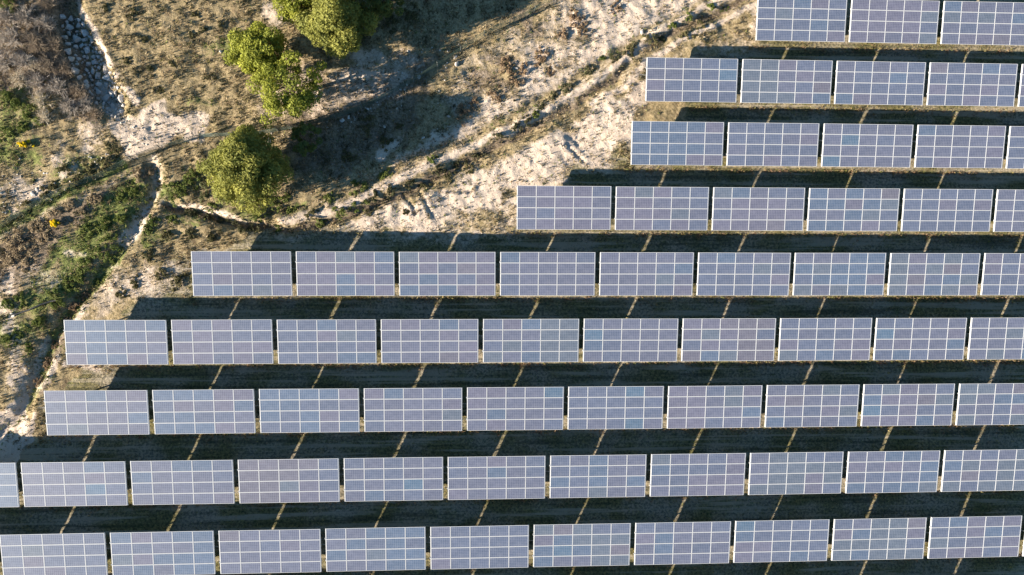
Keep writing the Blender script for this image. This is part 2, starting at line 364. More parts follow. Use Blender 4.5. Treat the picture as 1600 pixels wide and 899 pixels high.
    # brown litter and dead grass
    brown = up(brown, poly([(-40, 400), (60, 345), (160, 292), (235, 262), (240, 285), (190, 315), (120, 355), (80, 400), (30, 440), (-40, 445)]), .85)
    brown = up(brown, poly([(-40, -40), (95, -40), (110, 60), (150, 150), (175, 200), (120, 190), (60, 150), (-40, 140)]), .9)
    brown = up(brown, poly([(430, 100), (600, 90), (700, 50), (690, 150), (640, 230), (560, 280), (440, 300), (440, 220)], 2), .6)
    brown = up(brown, line('DITCH', .5), .8); dirt = dirt*(1-.75*line('DITCH', .42)); dirt = dirt*(1-.5*line('UPPER', .5)); brown = up(brown, line('UPPER', .5), .5)
    vg = line([(1170, 30), (1100, 62), (1040, 88), (975, 135), (890, 182), (810, 228), (725, 268), (645, 312)], .6); dirt = dirt*(1-.55*vg)
    brown = up(brown, line([(125, 470), (100, 510), (80, 560), (62, 610)], .7), .8)
    brown = up(brown, poly([(215, 385), (300, 380), (390, 365), (300, 395), (290, 455), (210, 465), (160, 480)], 1.5), .5)
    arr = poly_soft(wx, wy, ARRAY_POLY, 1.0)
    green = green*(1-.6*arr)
    rg = line('RIDGE', .5); dirt = up(dirt, rg, .82); brown = brown*(1-.6*rg); dirt = up(dirt, line([(1190, 5), (1110, 42), (1030, 82), (1005, 98), (985, 130), (930, 165)], .45), .75)
    dirt = up(dirt, blob(612, 228, 15, 20), .8)
    dirt = up(dirt, poly([(-60, 640), (18, 632), (40, 606), (40, 640), (36, 655), (50, 690), (42, 712), (30, 738), (-60, 760)], .3), 1.0); arr = arr*(1-poly([(-60, 640), (40, 640), (50, 690), (30, 738), (-60, 760)], .3))
    return np.clip(dirt, 0, 1), np.clip(green, 0, 1), np.clip(brown, 0, 1), arr

def axis(lo, hi, step, far):
    a = list(np.arange(lo, hi+1e-6, step)); s = step; p = a[-1]
    while p < far: s *= 1.35; p += s; a.append(p)
    s = step; p = a[0]; pre = []
    while p > -far: s *= 1.35; p -= s; pre.append(p)
    return np.array(pre[::-1]+a)
def build_ground():
    xs = axis(-57, 59, .17, 1500); ys = axis(-33, 38, .17, 1500)
    X, Y = np.meshgrid(xs, ys); x, y = X.ravel(), Y.ravel()
    z = height(x, y); r = np.hypot(x, y); z = z*(1-sstep(90, 300, r))
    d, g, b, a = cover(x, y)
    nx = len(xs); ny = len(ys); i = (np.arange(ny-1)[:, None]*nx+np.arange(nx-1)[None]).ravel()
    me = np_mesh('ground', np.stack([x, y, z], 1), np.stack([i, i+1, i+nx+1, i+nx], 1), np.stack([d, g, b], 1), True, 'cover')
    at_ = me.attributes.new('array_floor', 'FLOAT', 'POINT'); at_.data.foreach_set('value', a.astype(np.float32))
    return tag(link('ground', me, M_GROUND), kind='structure')
ground = build_ground()
def gz(x, y): return float(height(np.array([x]), np.array([y]))[0])

# ------------------------------------------------------------------ solar tables
def box_mesh(name, B, m):
    V, F = boxes(B); me = np_mesh(name, V, F); me.materials.append(m); return me
PW, PL = TW/5, TLEN/4
GAP, FR = .014, .026
ow, ol = PW-GAP, PL-GAP
ME_GLASS = box_mesh('panel', [(0, 0, 0, ow-2*FR, ol-2*FR, .006)], M_GLASS)
ME_FRAME = box_mesh('frame', [(0, ol/2-FR/2, -.012, ow, FR, .046), (0, -ol/2+FR/2, -.012, ow, FR, .046),
                              (-ow/2+FR/2, 0, -.012, FR, ol-2*FR, .046), (ow/2-FR/2, 0, -.012, FR, ol-2*FR, .046)], M_FRAME)
ME_PURLIN = box_mesh('purlin', [(0, 0, 0, TW+.16, .06, .09)], M_STEEL)
ME_RAFTER = box_mesh('rafter', [(0, 0, 0, .07, TLEN*.86, .10)], M_STEEL)
ME_EDGE = box_mesh('end_rail', [(0, 0, 0, .05, TLEN-.01, .09)], M_FRAME)
ME_CLAMP = box_mesh('end_clamp', [(0, 0, 0, .10, .09, .07), (-.03, 0, .05, .04, .05, .04)], M_FRAME)
ME_JBOX = box_mesh('junction_box', [(0, 0, 0, .16, .12, .05)], M_CABLE)
def post_mesh(h):
    return box_mesh('post', [(0, 0, h/2, .012, .12, h), (-.03, .054, h/2, .05, .012, h), (-.03, -.054, h/2, .05, .012, h), (0, 0, h+.006, .12, .16, .012)], M_STEEL)
CT, ST = math.cos(TILT), math.sin(TILT)
YF, YB = -TLEN*.27, TLEN*.27
def under(v, drop): return H_TAB+v*ST-drop*CT
ME_PF = post_mesh(under(YF, .30)+.25); ME_PB = post_mesh(under(YB, .30)+.25)
t_ = np.linspace(0, 1, 7); gapw = PITCH-TW
cab = np.stack([t_*(gapw+.3)-.15, .02*np.sin(t_*6), -.10*4*t_*(1-t_)], 1)
Vc, Fc = sticks(cab[:-1], cab[1:], .012, .012, 5); ME_CABLE = np_mesh('cable', Vc, Fc); ME_CABLE.materials.append(M_CABLE)
TINTS = [((.070, .086, .132), 32), ((.080, .088, .130), 26), ((.091, .090, .130), 16), ((.062, .091, .142), 14), ((.072, .091, .122), 8), ((.092, .088, .116), 3), ((.056, .098, .150), 2)]
tcol = np.array([t[0] for t in TINTS]); tw = np.array([t[1] for t in TINTS], float); tw /= tw.sum()

def make_table():
    root = empty('solar_table', (0, 0, 0))
    for j in range(4):
        for i in range(5):
            u, v = (i-2)*PW, (1.5-j)*PL
            g = link('panel', ME_GLASS, None, root); g.location = (u, v*CT, H_TAB+v*ST); g.rotation_euler = (TILT, 0, 0)
            f = link('frame', ME_FRAME, None, g)
    for v in (-TLEN*.25+.0, TLEN*.25):
        p = link('purlin', ME_PURLIN, None, root); p.location = (0, v*CT+.085*ST, under(v, .085)); p.rotation_euler = (TILT, 0, 0)
    for u in (-TW*.36, 0, TW*.36):
        p = link('rafter', ME_RAFTER, None, root); p.location = (u, .185*ST, under(0, .185)); p.rotation_euler = (TILT, 0, 0)
    for u in (-TW/2-.02, TW/2+.02):
        p = link('end_rail', ME_EDGE, None, root); p.location = (u, .062*ST, under(0, .050)); p.rotation_euler = (TILT, 0, 0)
    for u in (-TW*.36, 0, TW*.36):
        p = link('post', ME_PF, None, root); p.location = (u, YF*CT, -.25)
        p = link('post', ME_PB, None, root); p.location = (u, YB*CT, -.25)
    for v in (TLEN*.27, -TLEN*.23):
        p = link('end_clamp', ME_CLAMP, None, root); p.location = (-TW/2-.06, v*CT+.04*ST, under(v, .04)); p.rotation_euler = (TILT, 0, 0)
    p = link('cable', ME_CABLE, None, root); p.location = (-TW/2-gapw, TLEN*.12*CT, under(TLEN*.12, .12))
    return root
proto = make_table()
CHILDREN = {}
for o in COL.objects:
    if o.parent: CHILDREN.setdefault(o.parent.name, []).append(o)
def copy_tree(o, parent=None):
    c = o.copy(); COL.objects.link(c)
    if parent is not None: c.parent = parent
    made = [c]
    for ch in CHILDREN.get(o.name, []): made += copy_tree(ch, c)
    return made
ROWNAME = dict(A='topmost row', B='second row from the top', C='third row from the top', D='fourth row from the top', E='middle row',
               F='fourth row from the bottom', G='third row from the bottom', H='second row from the bottom', I='bottom row')
trng = np.random.default_rng(5)
first = True
def tint_table(parts, bias):
    lean = trng.choice(len(tcol), p=tw); u0 = trng.uniform(-4, 4); hw = trng.uniform(1, 3.5)   # modules of one batch tend to share a tone
    for q in parts:
        if q.name.split('.')[0] == 'panel':
            k = lean if (abs(q.location.x-u0) < hw and trng.random() < .8) or trng.random() < .15 else trng.choice(len(tcol), p=tw)
            c = tcol[k]*trng.uniform(.92, 1.08); q.color = (*c, 1)
for r in 'ABCDEFGHI':
    idx = list(range(FIRST.get(r, 0), LAST[r]+1)); n = len(idx)
    for j, i in enumerate(idx):
        if first: root = proto; parts = [proto]+CHILDREN[proto.name]; first = False
        else: made = copy_tree(proto); root = made[0]; parts = made
        root.location = (ROWX[r]+i*PITCH+TW/2, ROWY[r], trng.normal(0, .012)); root.rotation_euler = (trng.normal(0, .003), trng.normal(0, .0022), trng.normal(0, .0012))
        w = place_word(j, n); extra = ''
        if j == 0: extra = dict(A=' beside the earth track', B=' beside pale earth', C=' beside the bare pale earth', D=' beside bare earth', E=' beside the scrub', F=' beside the ditch', G=' beside the earth path', H=', at the left edge', I=' in the lower left corner')[r]
        elif j == n-1: extra = ', at the photo edge'
        tag(root, 'blue solar table %s in the %s%s' % (w, ROWNAME[r], extra), 'solar panels', 'solar tables standing in parallel rows')
        tint_table(parts, j)
        root['seed'] = 0; del root['seed']

# rows and tables just outside the frame, whose shadows reach into it
for (x, y) in [(ROWX['I']-PITCH+TW/2, ROWY['I'])]+[(-39.9+i*PITCH+TW/2, ROWY['I']-5.86) for i in range(-1, 10)]:
    made = copy_tree(proto); made[0].location = (x, y, 0); tint_table(made, 0)
    tag(made[0], 'tilted blue solar table just outside the frame, below or left of the bottom row', 'solar panels', 'solar tables outside the frame')

# ------------------------------------------------------------------ wire fence
def build_fence():
    P = L['FENCE']; seg = np.hypot(*np.diff(P, axis=0).T); cum = np.concatenate([[0], np.cumsum(seg)]); T = cum[-1]
    def pt(s): return np.stack([np.interp(s, cum, P[:, 0]), np.interp(s, cum, P[:, 1])], -1)
    root = empty('wire_fence', (*P[0], 0)); HF = 1.05
    sp = np.arange(0, T, 2.6); q = pt(sp); z = height(q[:, 0], q[:, 1])
    for (x, y), zz in zip(q, z):
        V, F = sticks([(0, 0, -.2)], [(RNG.normal(0, .04), RNG.normal(0, .04), HF+.12)], .04, .035, 6)
        cap, Fc_ = sticks([(0, 0, HF+.08)], [(0, 0, HF+.13)], .045, .02, 6)
        me = np_mesh('fence_post', np.vstack([V, cap]), np.vstack([F, Fc_+len(V)])); me.materials.append(M_POST)
        o = link('post', me, None, root); o.location = (x-P[0, 0], y-P[0, 1], zz)
    s = np.arange(0, T, .09); q = pt(s); z = height(q[:, 0], q[:, 1])
    A = np.column_stack([q, z+.02]); B = np.column_stack([q, z+HF])
    VV = [sticks(A, B, .0055, .0055, 3)]
    s2 = np.arange(0, T, .5); q2 = pt(s2); z2 = height(q2[:, 0], q2[:, 1])
    for hgt in np.linspace(.05, HF, 14):
        A = np.column_stack([q2, z2+hgt]); VV.append(sticks(A[:-1], A[1:], .0055 if hgt < HF else .014, .0055 if hgt < HF else .014, 3))
    V = []; F = []; b = 0
    for v, f in VV: V.append(v); F.append(f+b); b += len(v)
    V = np.vstack(V)-np.array([*P[0], 0]); me = np_mesh('wire_mesh', V, np.vstack(F)); me.materials.append(M_WIRE)
    link('wire_mesh', me, None, root)
    tag(root, 'low green wire mesh fence on thin posts running up across the scrub', 'fence')
build_fence()

hp = ats([(16, 493), (30, 490), (48, 484), (66, 476), (80, 471), (93, 469)]); hp = np.array([[np.interp(t, np.arange(6), hp[:, 0]), np.interp(t, np.arange(6), hp[:, 1])] for t in np.linspace(0, 5, 40)])
hz = np.convolve(np.pad(height(hp[:, 0], hp[:, 1])+.14, 4, 'edge'), np.ones(9)/9, 'valid'); H3 = np.column_stack([hp, hz])-np.array([*hp[0], 0])
M_HOSE = metal_material('black_plastic_pipe', (.03, .03, .03), .5, 0); V, F = sticks(H3[:-1], H3[1:], .07, .07, 8)
o = link('drain_pipe', np_mesh('drain_pipe', V, F), M_HOSE); o.location = (*hp[0], 0); tag(o, 'thin black pipe lying across the weeds at the left edge', 'pipe')

# ------------------------------------------------------------------ trees
GREENS = dict(yellow=((.35, .35, .045), (.16, .185, .028)), mid=((.34, .32, .065), (.13, .145, .034)), dark=((.16, .19, .05), (.08, .11, .03)), pale=((.16, .165, .05), (.09, .10, .03)))
def make_tree(name, label, px, py, r_px, h, puffs, tone, leaf=.10, base_frac=.18, dens=1.0, seed=0, group=None, cat='tree', loose=0.0):
    """crown centre seen at px,py; r_px crown radius; h tree height"""
    rng = np.random.default_rng(seed); zc = h*.56; c = at(px, py, zc); r = r_px*MPP*(CZ-zc)/CZ
    z0 = gz(c[0], c[1]); root = empty(name, (c[0], c[1], z0))
    # crown: many clumps of needles on and inside an egg-shaped volume
    ch = h*(1-base_frac)/2; cc = h*base_frac+ch
    d = rng.normal(0, 1, (puffs, 3)); d /= np.linalg.norm(d, axis=1, keepdims=True)
    rad = rng.uniform(.45, 1, puffs)**.6
    lump = .42+1.0*fbm(d[:, 0]*1.6+seed, d[:, 1]*1.6+d[:, 2], 3, seed)
    pc = d*rad[:, None]*lump[:, None]*np.array([r*.92, r*.92, ch*.92])
    taper = 1-.35*np.clip(pc[:, 2]/ch, -.3, 1); pc[:, :2] *= taper[:, None]
    pr = rng.uniform(.10, .32, puffs)*r*(.75 if loose else 1)
    if loose: keep = fbm(d[:, 0]*2.3+9, d[:, 2]*2.3+d[:, 1]*2, 2, seed+3) > loose; pc, pr = pc[keep], pr[keep]
    V = []; Cn = []
    hi, lo = (np.array(t) for t in GREENS[tone])
    C_all = []; N_all = []; T_all = []
    for p, q in zip(pc, pr):
        n = int(dens*150*(q/.5)**1.6)+25
        e = rng.normal(0, 1, (n, 3)); e /= np.linalg.norm(e, axis=1, keepdims=True); rr = rng.uniform(.35, 1.0, n)**.5
        C_all.append(p+e*rr[:, None]*q*np.array([1, 1, .8])); N_all.append(e+np.array([0, 0, .25]))
        t = np.clip(rng.normal(.5, .25), 0, 1)*.7+rng.uniform(0, .3, n)
        T_all.append(lo+(hi-lo)*t[:, None])
    C_ = np.vstack(C_all); N_ = np.vstack(N_all); T_ = np.vstack(T_all)
    V, F = leaf_quads(C_, N_, leaf*rng.uniform(.6, 1.35, len(C_)), rng, .55, .55)
    V[:, 2] += cc
    me = np_mesh('crown', V, F, np.repeat(T_, 4, 0)); link('crown', me, M_LEAF, root)
    # trunk with limbs reaching the clumps
    top = np.array([rng.normal(0, .1), rng.normal(0, .1), cc+ch*.45]); k = 7
    ax = np.array([[top[0]*t+.08*math.sin(3*t), top[1]*t, -.15+(top[2]+.15)*t] for t in np.linspace(0, 1, k)]); R = np.linspace(.035*h, .008*h, k)
    P0 = [ax[:-1]]; P1 = [ax[1:]]; A = [R[:-1]]; B = [R[1:]]
    sel = rng.choice(len(pc), min(len(pc), 26), replace=False)
    for s in sel:
        t = np.clip((pc[s, 2]+cc)/top[2]*.75, .2, .95); f = t*(k-1); i = int(min(f, k-2)); st = ax[i]+(ax[i+1]-ax[i])*(f-i); en = pc[s]+np.array([0, 0, cc]); md = (st+en)/2+np.array([0, 0, -.1])
        P0.append(np.array([st, md])); P1.append(np.array([md, en])); A.append(np.array([.011*h, .007*h])); B.append(np.array([.007*h, .003*h]))
    V, F = sticks(np.vstack(P0), np.vstack(P1), np.concatenate(A), np.concatenate(B), 6)
    me = np_mesh('trunk', V, F); link('trunk', me, M_BARK, root)
    tag(root, label, cat, group); return root
TREES = [
 ('tree', 'largest bushy green tree, at the top edge of the photo', 530, 36, 56, 7.4, 130, 'mid', 1.0, 0),
 ('tree', 'yellow green tree behind the largest tree, cut by the top edge', 463, 0, 42, 6.0, 60, 'yellow', 1.0, 0),
 ('tree', 'dark green shaded tree right of the largest tree, cut by the top edge', 590, -14, 40, 6.8, 60, 'dark', 1.0, 0),
 ('tree', 'round bright yellow green tree standing on dry grass', 402, 79, 49, 4.8, 80, 'yellow', 1.0, 0),
 ('pine_tree', 'loose crowned light green pine between the bright round tree and the fence', 456, 129, 68, 5.6, 130, 'yellow', .7, .49),
 ('tree', 'dense broad green tree standing below the fence near the ditch', 379, 261, 63, 6.8, 175, 'mid', 1.0, 0),
 ('small_tree', 'small dark green tree standing in the shadow of the broad tree', 478, 218, 30, 3.2, 40, 'dark', 1.0, .3),
]
for k, (nm, lb, px, py, r, h, pf, tone, de, lo) in enumerate(TREES): make_tree(nm, lb, px, py, r, h, pf, tone, .105, .16, de, 40+k, loose=lo)

# ------------------------------------------------------------------ shrubs
SHR = dict(green=((.18, .20, .045), (.09, .125, .026)), olive=((.17, .145, .06), (.09, .085, .035)), dark=((.12, .11, .05), (.055, .058, .025)), pale=((.19, .19, .085), (.10, .11, .04)),
           russet=((.36, .25, .15), (.22, .145, .085)), straw=((.44, .34, .21), (.27, .20, .12)), yellow=((.80, .60, .008), (.70, .48, .006)))
def make_shrub(px, py, r_px, kind, label, group, seed, name='shrub', cat='shrub', flat=.62):
    rng = np.random.default_rng(1000+seed); c = at(px, py); r = r_px*MPP; z0 = gz(c[0], c[1]); root = empty(name, (c[0], c[1], z0))
    hi, lo = (np.array(t) for t in SHR['green' if kind == 'yellow' else kind])
    npf = int(7+r*12); ang = rng.uniform(0, 6.283, npf); rr = r*np.sqrt(rng.uniform(0, 1, npf))*rng.uniform(.7, 1.35, npf)
    pc = np.stack([np.cos(ang)*rr*rng.uniform(.7, 1.2), np.sin(ang)*rr*rng.uniform(.7, 1.2), (flat*r*np.maximum(1.05-(rr/r)**2*.7, .15))*rng.uniform(.5, 1, npf)], 1)
    CC = []; NN = []; TT = []
    for p in pc:
        q = r*rng.uniform(.14, .38); n = int(25+100*q); e = rng.normal(0, 1, (n, 3)); e[:, 2] = np.abs(e[:, 2]); e /= np.linalg.norm(e, axis=1, keepdims=True)
        CC.append(p*np.array([1, 1, .8])+e*(rng.uniform(.3, 1, n)**.5)[:, None]*q*np.array([1, 1, .8])); NN.append(e)
        t = np.clip(rng.normal(.5, .28), 0, 1)*.7+rng.uniform(0, .3, n); TT.append(lo+(hi-lo)*t[:, None])
    CC = np.vstack(CC); NN = np.vstack(NN); TT = np.vstack(TT)
    V, F = leaf_quads(CC, NN, rng.uniform(.04, .095, len(CC)), rng, .5, .6)
    link('foliage', np_mesh('foliage', V, F, np.repeat(TT, 4, 0)), M_LEAF, root)
    if kind == 'yellow':
        n = 420; e = rng.normal(0, 1, (n, 3)); e[:, 2] = np.abs(e[:, 2])+.2; e /= np.linalg.norm(e, axis=1, keepdims=True); i = rng.integers(0, len(pc), n)
        hi, lo = (np.array(t) for t in SHR['yellow']); t = rng.uniform(0, 1, n)
        V, F = leaf_quads(pc[i]*np.array([1.1, 1.1, 1.0])+e*r*.22, e, rng.uniform(.05, .09, n), rng, .8, .3)
        link('flowers', np_mesh('flowers', V, F, np.repeat(lo+(hi-lo)*t[:, None], 4, 0)), M_LEAF, root)
    k = rng.integers(0, len(pc), 9); st = np.zeros((9, 3)); st[:, :2] = rng.normal(0, .04, (9, 2)); st[:, 2] = -.08
    V, F = sticks(st, pc[k], .018, .006, 4); link('stems', np_mesh('stems', V, F, np.tile((.09, .065, .045), (len(V), 1))), M_TWIG, root)
    tag(root, label, cat, group); return root
def make_bare(px, py, r_px, tone, label, group, seed):
    rng = np.random.default_rng(3000+seed); c = at(px, py); r = r_px*MPP; z0 = gz(c[0], c[1]); root = empty('bare_shrub', (c[0], c[1], z0))
    n1 = 22; a = rng.uniform(0, 6.283, n1); el = rng.uniform(.25, 1.35, n1); ln = r*rng.uniform(.5, .8, n1)
    d = np.stack([np.cos(a)*np.cos(el), np.sin(a)*np.cos(el), np.sin(el)*1.2], 1); s0 = np.column_stack([rng.normal(0, .12*r, (n1, 2)), np.full(n1, -.05)]); e0 = s0+d*ln[:, None]
    P0 = [s0]; P1 = [e0]; A = [np.full(n1, .022)]; B = [np.full(n1, .012)]
    for lev, (m, f, w) in enumerate(((6, .55, .011), (4, .5, .008))):
        idx = np.repeat(np.arange(len(P1[-1])), m); t = rng.uniform(.35, 1, len(idx))[:, None]
        st = P0[-1][idx]+(P1[-1][idx]-P0[-1][idx])*t; dd = (P1[-1]-P0[-1])[idx]; ll = np.linalg.norm(dd, axis=1, keepdims=True)
        v = dd/ll+rng.normal(0, .55, dd.shape)+np.array([0, 0, .1]); v /= np.linalg.norm(v, axis=1, keepdims=True)
        en = st+v*r*f*rng.uniform(.4, 1, (len(idx), 1)); en[:, 2] = np.maximum(en[:, 2], .05)
        P0.append(st); P1.append(en); A.append(np.full(len(idx), w)); B.append(np.full(len(idx), w*.7))
    tones = dict(grey=(.31, .265, .22), tan=(.46, .39, .29), brown=(.23, .18, .13))[tone]
    V, F = sticks(np.vstack(P0[:2]), np.vstack(P1[:2]), np.concatenate(A[:2]), np.concatenate(B[:2]), 3)
    cl = np.array(tones)*rng.uniform(.7, 1.2, (len(V)//6, 1)); link('branches', np_mesh('branches', V, F, np.repeat(cl, 6, 0)), M_TWIG, root)
    V, F = sticks(P0[2], P1[2], A[2], B[2], 3); cl = np.array(tones)*rng.uniform(.8, 1.5, (len(V)//6, 1)); link('twigs', np_mesh('twigs', V, F, np.repeat(cl, 6, 0)), M_TWIG, root)
    tag(root, label, 'shrub', group)
# groups: (name, kind, phrase, group, spots)
SHRUBS = [
 ('shrub', 'green', 'leafy green bush in the upper left corner scrub', 'green bushes in the upper left scrub', [(12, 4, 17), (10, 155, 16), (24, 164, 13), (44, 176, 11), (10, 212, 13), (36, 200, 9), (62, 190, 8)]),
 ('weed_clump', 'green', 'small green weed clump along the earth track ditch', 'green weed clumps along the track ditch', [(1135, 11, 6), (1110, 13, 9), (1076, 29, 7), (1050, 41, 8), (940, 92, 7), (836, 180, 8), (676, 249, 8)]),
 ('weed_clump', 'green', 'green weed clump on the low bank below the trees', 'green weed clumps on the bank below the trees', [(605, 272, 12), (560, 295, 13), (517, 311, 9), (452, 330, 8), (462, 326, 6), (448, 311, 8), (560, 320, 10), (530, 331, 11), (500, 345, 10), (432, 355, 8), (430, 318, 12), (405, 338, 9)]),
 ('weed_clump', 'green', 'green weed clump left of the broad tree beside the ditch', 'green weeds left of the broad tree', [(275, 307, 13), (267, 290, 10), (302, 280, 14), (288, 296, 10), (330, 325, 10)]),
 ('shrub', 'pale', 'pale grey green shrub at the foot of the broad tree', None, [(318, 303, 13)]),
 ('weed_clump', 'green', 'green weed clump on the scrub slope left of the ditch', 'green weeds on the slope left of the ditch', [(205, 297, 11), (192, 307, 10), (160, 350, 14), (140, 362, 12), (175, 376, 15), (160, 396, 14), (135, 416, 14), (150, 436, 10), (176, 406, 8), (88, 465, 14), (110, 445, 12), (125, 435, 10), (190, 340, 10)]),
 ('weed_clump', 'green', 'green weed clump right of the ditch fork', 'green weeds right of the ditch fork', [(240, 345, 10), (270, 342, 9), (232, 360, 9)]),
 ('weed_clump', 'olive', 'olive green weed clump growing along the wire fence', 'olive weeds along the wire fence', [(160, 258, 14), (180, 231, 13), (140, 268, 12), (122, 284, 11), (100, 267, 8), (70, 302, 10), (45, 322, 10), (20, 345, 12), (85, 292, 8)]),
 ('weed_clump', 'green', 'bright green weed clump at the left edge of the photo', 'bright green weeds at the left edge', [(14, 478, 12), (34, 470, 10), (15, 532, 13), (27, 524, 9), (60, 502, 11), (45, 545, 9)]),
 ('shrub', 'russet', 'russet dry shrub on the pale slope above the track', 'russet dry shrubs on the pale slope', [(962, 12, 10), (900, 35, 13), (880, 55, 10), (848, 85, 11), (910, 48, 9), (805, 125, 11), (860, 112, 9), (843, 95, 8), (792, 106, 13), (775, 147, 11), (726, 178, 14), (743, 161, 9), (893, 22, 8), (820, 110, 8)]),
 ('shrub', 'olive', 'low olive brown shrub in the track verge', 'olive brown shrubs in the track verge', [(1015, 60, 12), (985, 78, 11), (1075, 55, 10), (1035, 62, 9), (1095, 40, 8), (575, 332, 8), (635, 332, 6), (485, 333, 11), (735, 262, 9), (700, 273, 9), (665, 290, 9)]),
 ('shrub', 'dark', 'dark shrub in the hollow along the raised bank', 'dark shrubs along the raised bank', [(920, 112, 10), (887, 140, 11), (845, 166, 9), (865, 151, 8), (960, 95, 9), (980, 83, 8), (585, 307, 9), (612, 300, 9), (682, 265, 9), (717, 254, 9), (745, 242, 10), (640, 285, 9), (806, 200, 9), (780, 212, 8), (825, 190, 8)]),
 ('shrub', 'dark', 'dark shrub filling the ditch above the middle row', 'dark shrubs filling the ditch', [(295, 334, 11), (320, 339, 10), (350, 347, 12), (375, 356, 12), (400, 358, 10)]),
 ('grass_clump', 'straw', 'brown dead grass clump on the slope below the fence', 'dead grass clumps below the fence', [(25, 376, 16), (45, 388, 13), (18, 402, 16), (60, 352, 12), (90, 333, 11), (112, 320, 11), (217, 276, 11), (150, 311, 9), (130, 330, 9), (40, 415, 12), (70, 372, 10), (230, 268, 9)]),
 ('shrub', 'russet', 'brown shrub lining the narrow path beside the ditch', 'brown shrubs lining the narrow path', [(112, 478, 10), (98, 502, 9), (84, 540, 9), (72, 570, 9), (60, 598, 8), (128, 462, 9)]),
 ('shrub', 'olive', 'olive shrub in the shade between the trees and the slope', 'shrubs in the tree shade', [(576, 192, 15), (625, 198, 8), (560, 60, 12), (640, 20, 16), (610, 35, 14), (545, 245, 14), (600, 225, 12)]),
 ('shrub', 'olive', 'low scrub clump on dry earth above the middle row', 'scrub clumps above the middle row', [(230, 400, 10), (262, 372, 10), (300, 365, 9), (250, 430, 11), (280, 440, 12), (210, 440, 8), (330, 372, 9), (190, 462, 9)]),
 ('weed_clump', 'olive', 'low dark olive tuft in the dry grass left of the trees', 'olive tufts in the dry grass', [(165, 12, 7), (205, 22, 8), (235, 110, 7), (270, 100, 6), (300, 55, 7), (305, 22, 6), (250, 140, 7), (225, 60, 6), (345, 40, 6), (330, 120, 6), (200, 95, 7), (318, 50, 7)]),
]
sid = 0
for nm, kind, phrase, grp, spots in SHRUBS:
    order = sorted(range(len(spots)), key=lambda i: spots[i][0]); rank = {i: k for k, i in enumerate(order)}
    for i, (px, py, r) in enumerate(spots):
        lb = phrase if len(spots) == 1 else '%s, %s' % (phrase, place_word(rank[i], len(spots)))
        make_shrub(px, py, r, kind, lb, grp, sid, nm, 'weeds' if nm == 'weed_clump' else ('grass' if nm == 'grass_clump' else 'shrub'), .36 if kind in ('russet', 'straw', 'olive') else .45); sid += 1
make_shrub(40, 225, 8, 'yellow', 'yellow flowering bush near the left edge above the fence', 'yellow flowering bushes', 901, 'flowering_shrub', 'shrub', .9)
make_shrub(92, 352, 9, 'yellow', 'yellow flowering bush on the brown slope below the fence', 'yellow flowering bushes', 902, 'flowering_shrub', 'shrub', .8)
BARE = [(14, 32, 20, 'grey'), (44, 28, 20, 'grey'), (74, 42, 18, 'grey'), (22, 66, 20, 'grey'), (58, 70, 20, 'brown'), (92, 72, 18, 'brown'), (12, 98, 18, 'grey'), (44, 102, 18, 'grey'), (76, 104, 20, 'brown'), (104, 108, 16, 'brown'),
        (60, 132, 18, 'grey'), (92, 138, 18, 'grey'), (122, 142, 17, 'brown'), (134, 164, 15, 'grey'), (66, 160, 15, 'tan'), (32, 124, 14, 'tan'), (72, 184, 14, 'tan'), (108, 168, 16, 'grey'), (150, 176, 12, 'brown'), (82, 10, 16, 'brown'), (60, 104, 14, 'tan'), (78, 52, 9, 'brown')]
for tn in ('grey', 'brown', 'tan'):
    sel = sorted([b for b in BARE if b[3] == tn]); 
    for k, (px, py, r, t) in enumerate(sel):
        make_bare(px, py, r, t, 'leafless %s twiggy shrub left of the rocky gully, %s' % (dict(grey='grey', brown='dark brown', tan='pale tan')[tn], place_word(k, len(sel))), 'leafless shrubs left of the gully', sid); sid += 1

# ------------------------------------------------------------------ stones
def rock_mesh(seed):
    rng = np.random.default_rng(seed); import bmesh
    bm = bmesh.new(); bmesh.ops.create_icosphere(bm, subdivisions=2, radius=1.0)
    cuts = rng.normal(0, 1, (15, 3)); cuts /= np.linalg.norm(cuts, axis=1, keepdims=True); off = rng.uniform(.42, .8, 15)
    for v in bm.verts:
        p = np.array(v.co); 
        for n, o in zip(cuts, off):
            t = p @ n
            if t > o: p = p-n*(t-o)*.9
        v.co = p*(1+rng.normal(0, .03))
    me = bpy.data.meshes.new('boulder'); bm.to_mesh(me); bm.free(); me.materials.append(M_STONE); return me
ROCKS = [rock_mesh(70+i) for i in range(8)]
def stone(x, y, s, rng, name, label, group, cat='stone'):
    o = link(name, ROCKS[rng.integers(0, 8)]); z = gz(x, y)
    o.location = (x, y, z+s*.18); o.rotation_euler = (rng.normal(0, .25), rng.normal(0, .25), rng.uniform(0, 6.28)); o.scale = (s*rng.uniform(.8, 1.2), s*rng.uniform(.7, 1.05), s*rng.uniform(.5, .75))
    tag(o, label, cat, group)
rr_ = np.random.default_rng(88); cnt = 0; placed = []
GP = ats([(88, 18), (118, 22), (138, 52), (158, 88), (172, 112), (188, 142), (196, 165), (176, 182), (150, 166), (126, 130), (108, 95), (95, 60)])
tries = 0
while cnt < 140 and tries < 6000:
    tries += 1
    x = rr_.uniform(GP[:, 0].min(), GP[:, 0].max()); y = rr_.uniform(GP[:, 1].min(), GP[:, 1].max())
    if not in_poly(np.array([x]), np.array([y]), GP)[0]: continue
    s = rr_.uniform(.2, .55)*(1 if tries < 1800 else .5)
    if any((x-a)**2+(y-b)**2 < ((s+c)*.70)**2 for a, b, c in placed): continue
    placed.append((x, y, s)); stone(x, y, s, rr_, 'boulder', 'pale grey boulder lying among others in the rocky gully', 'boulders in the rocky gully', 'boulder'); cnt += 1
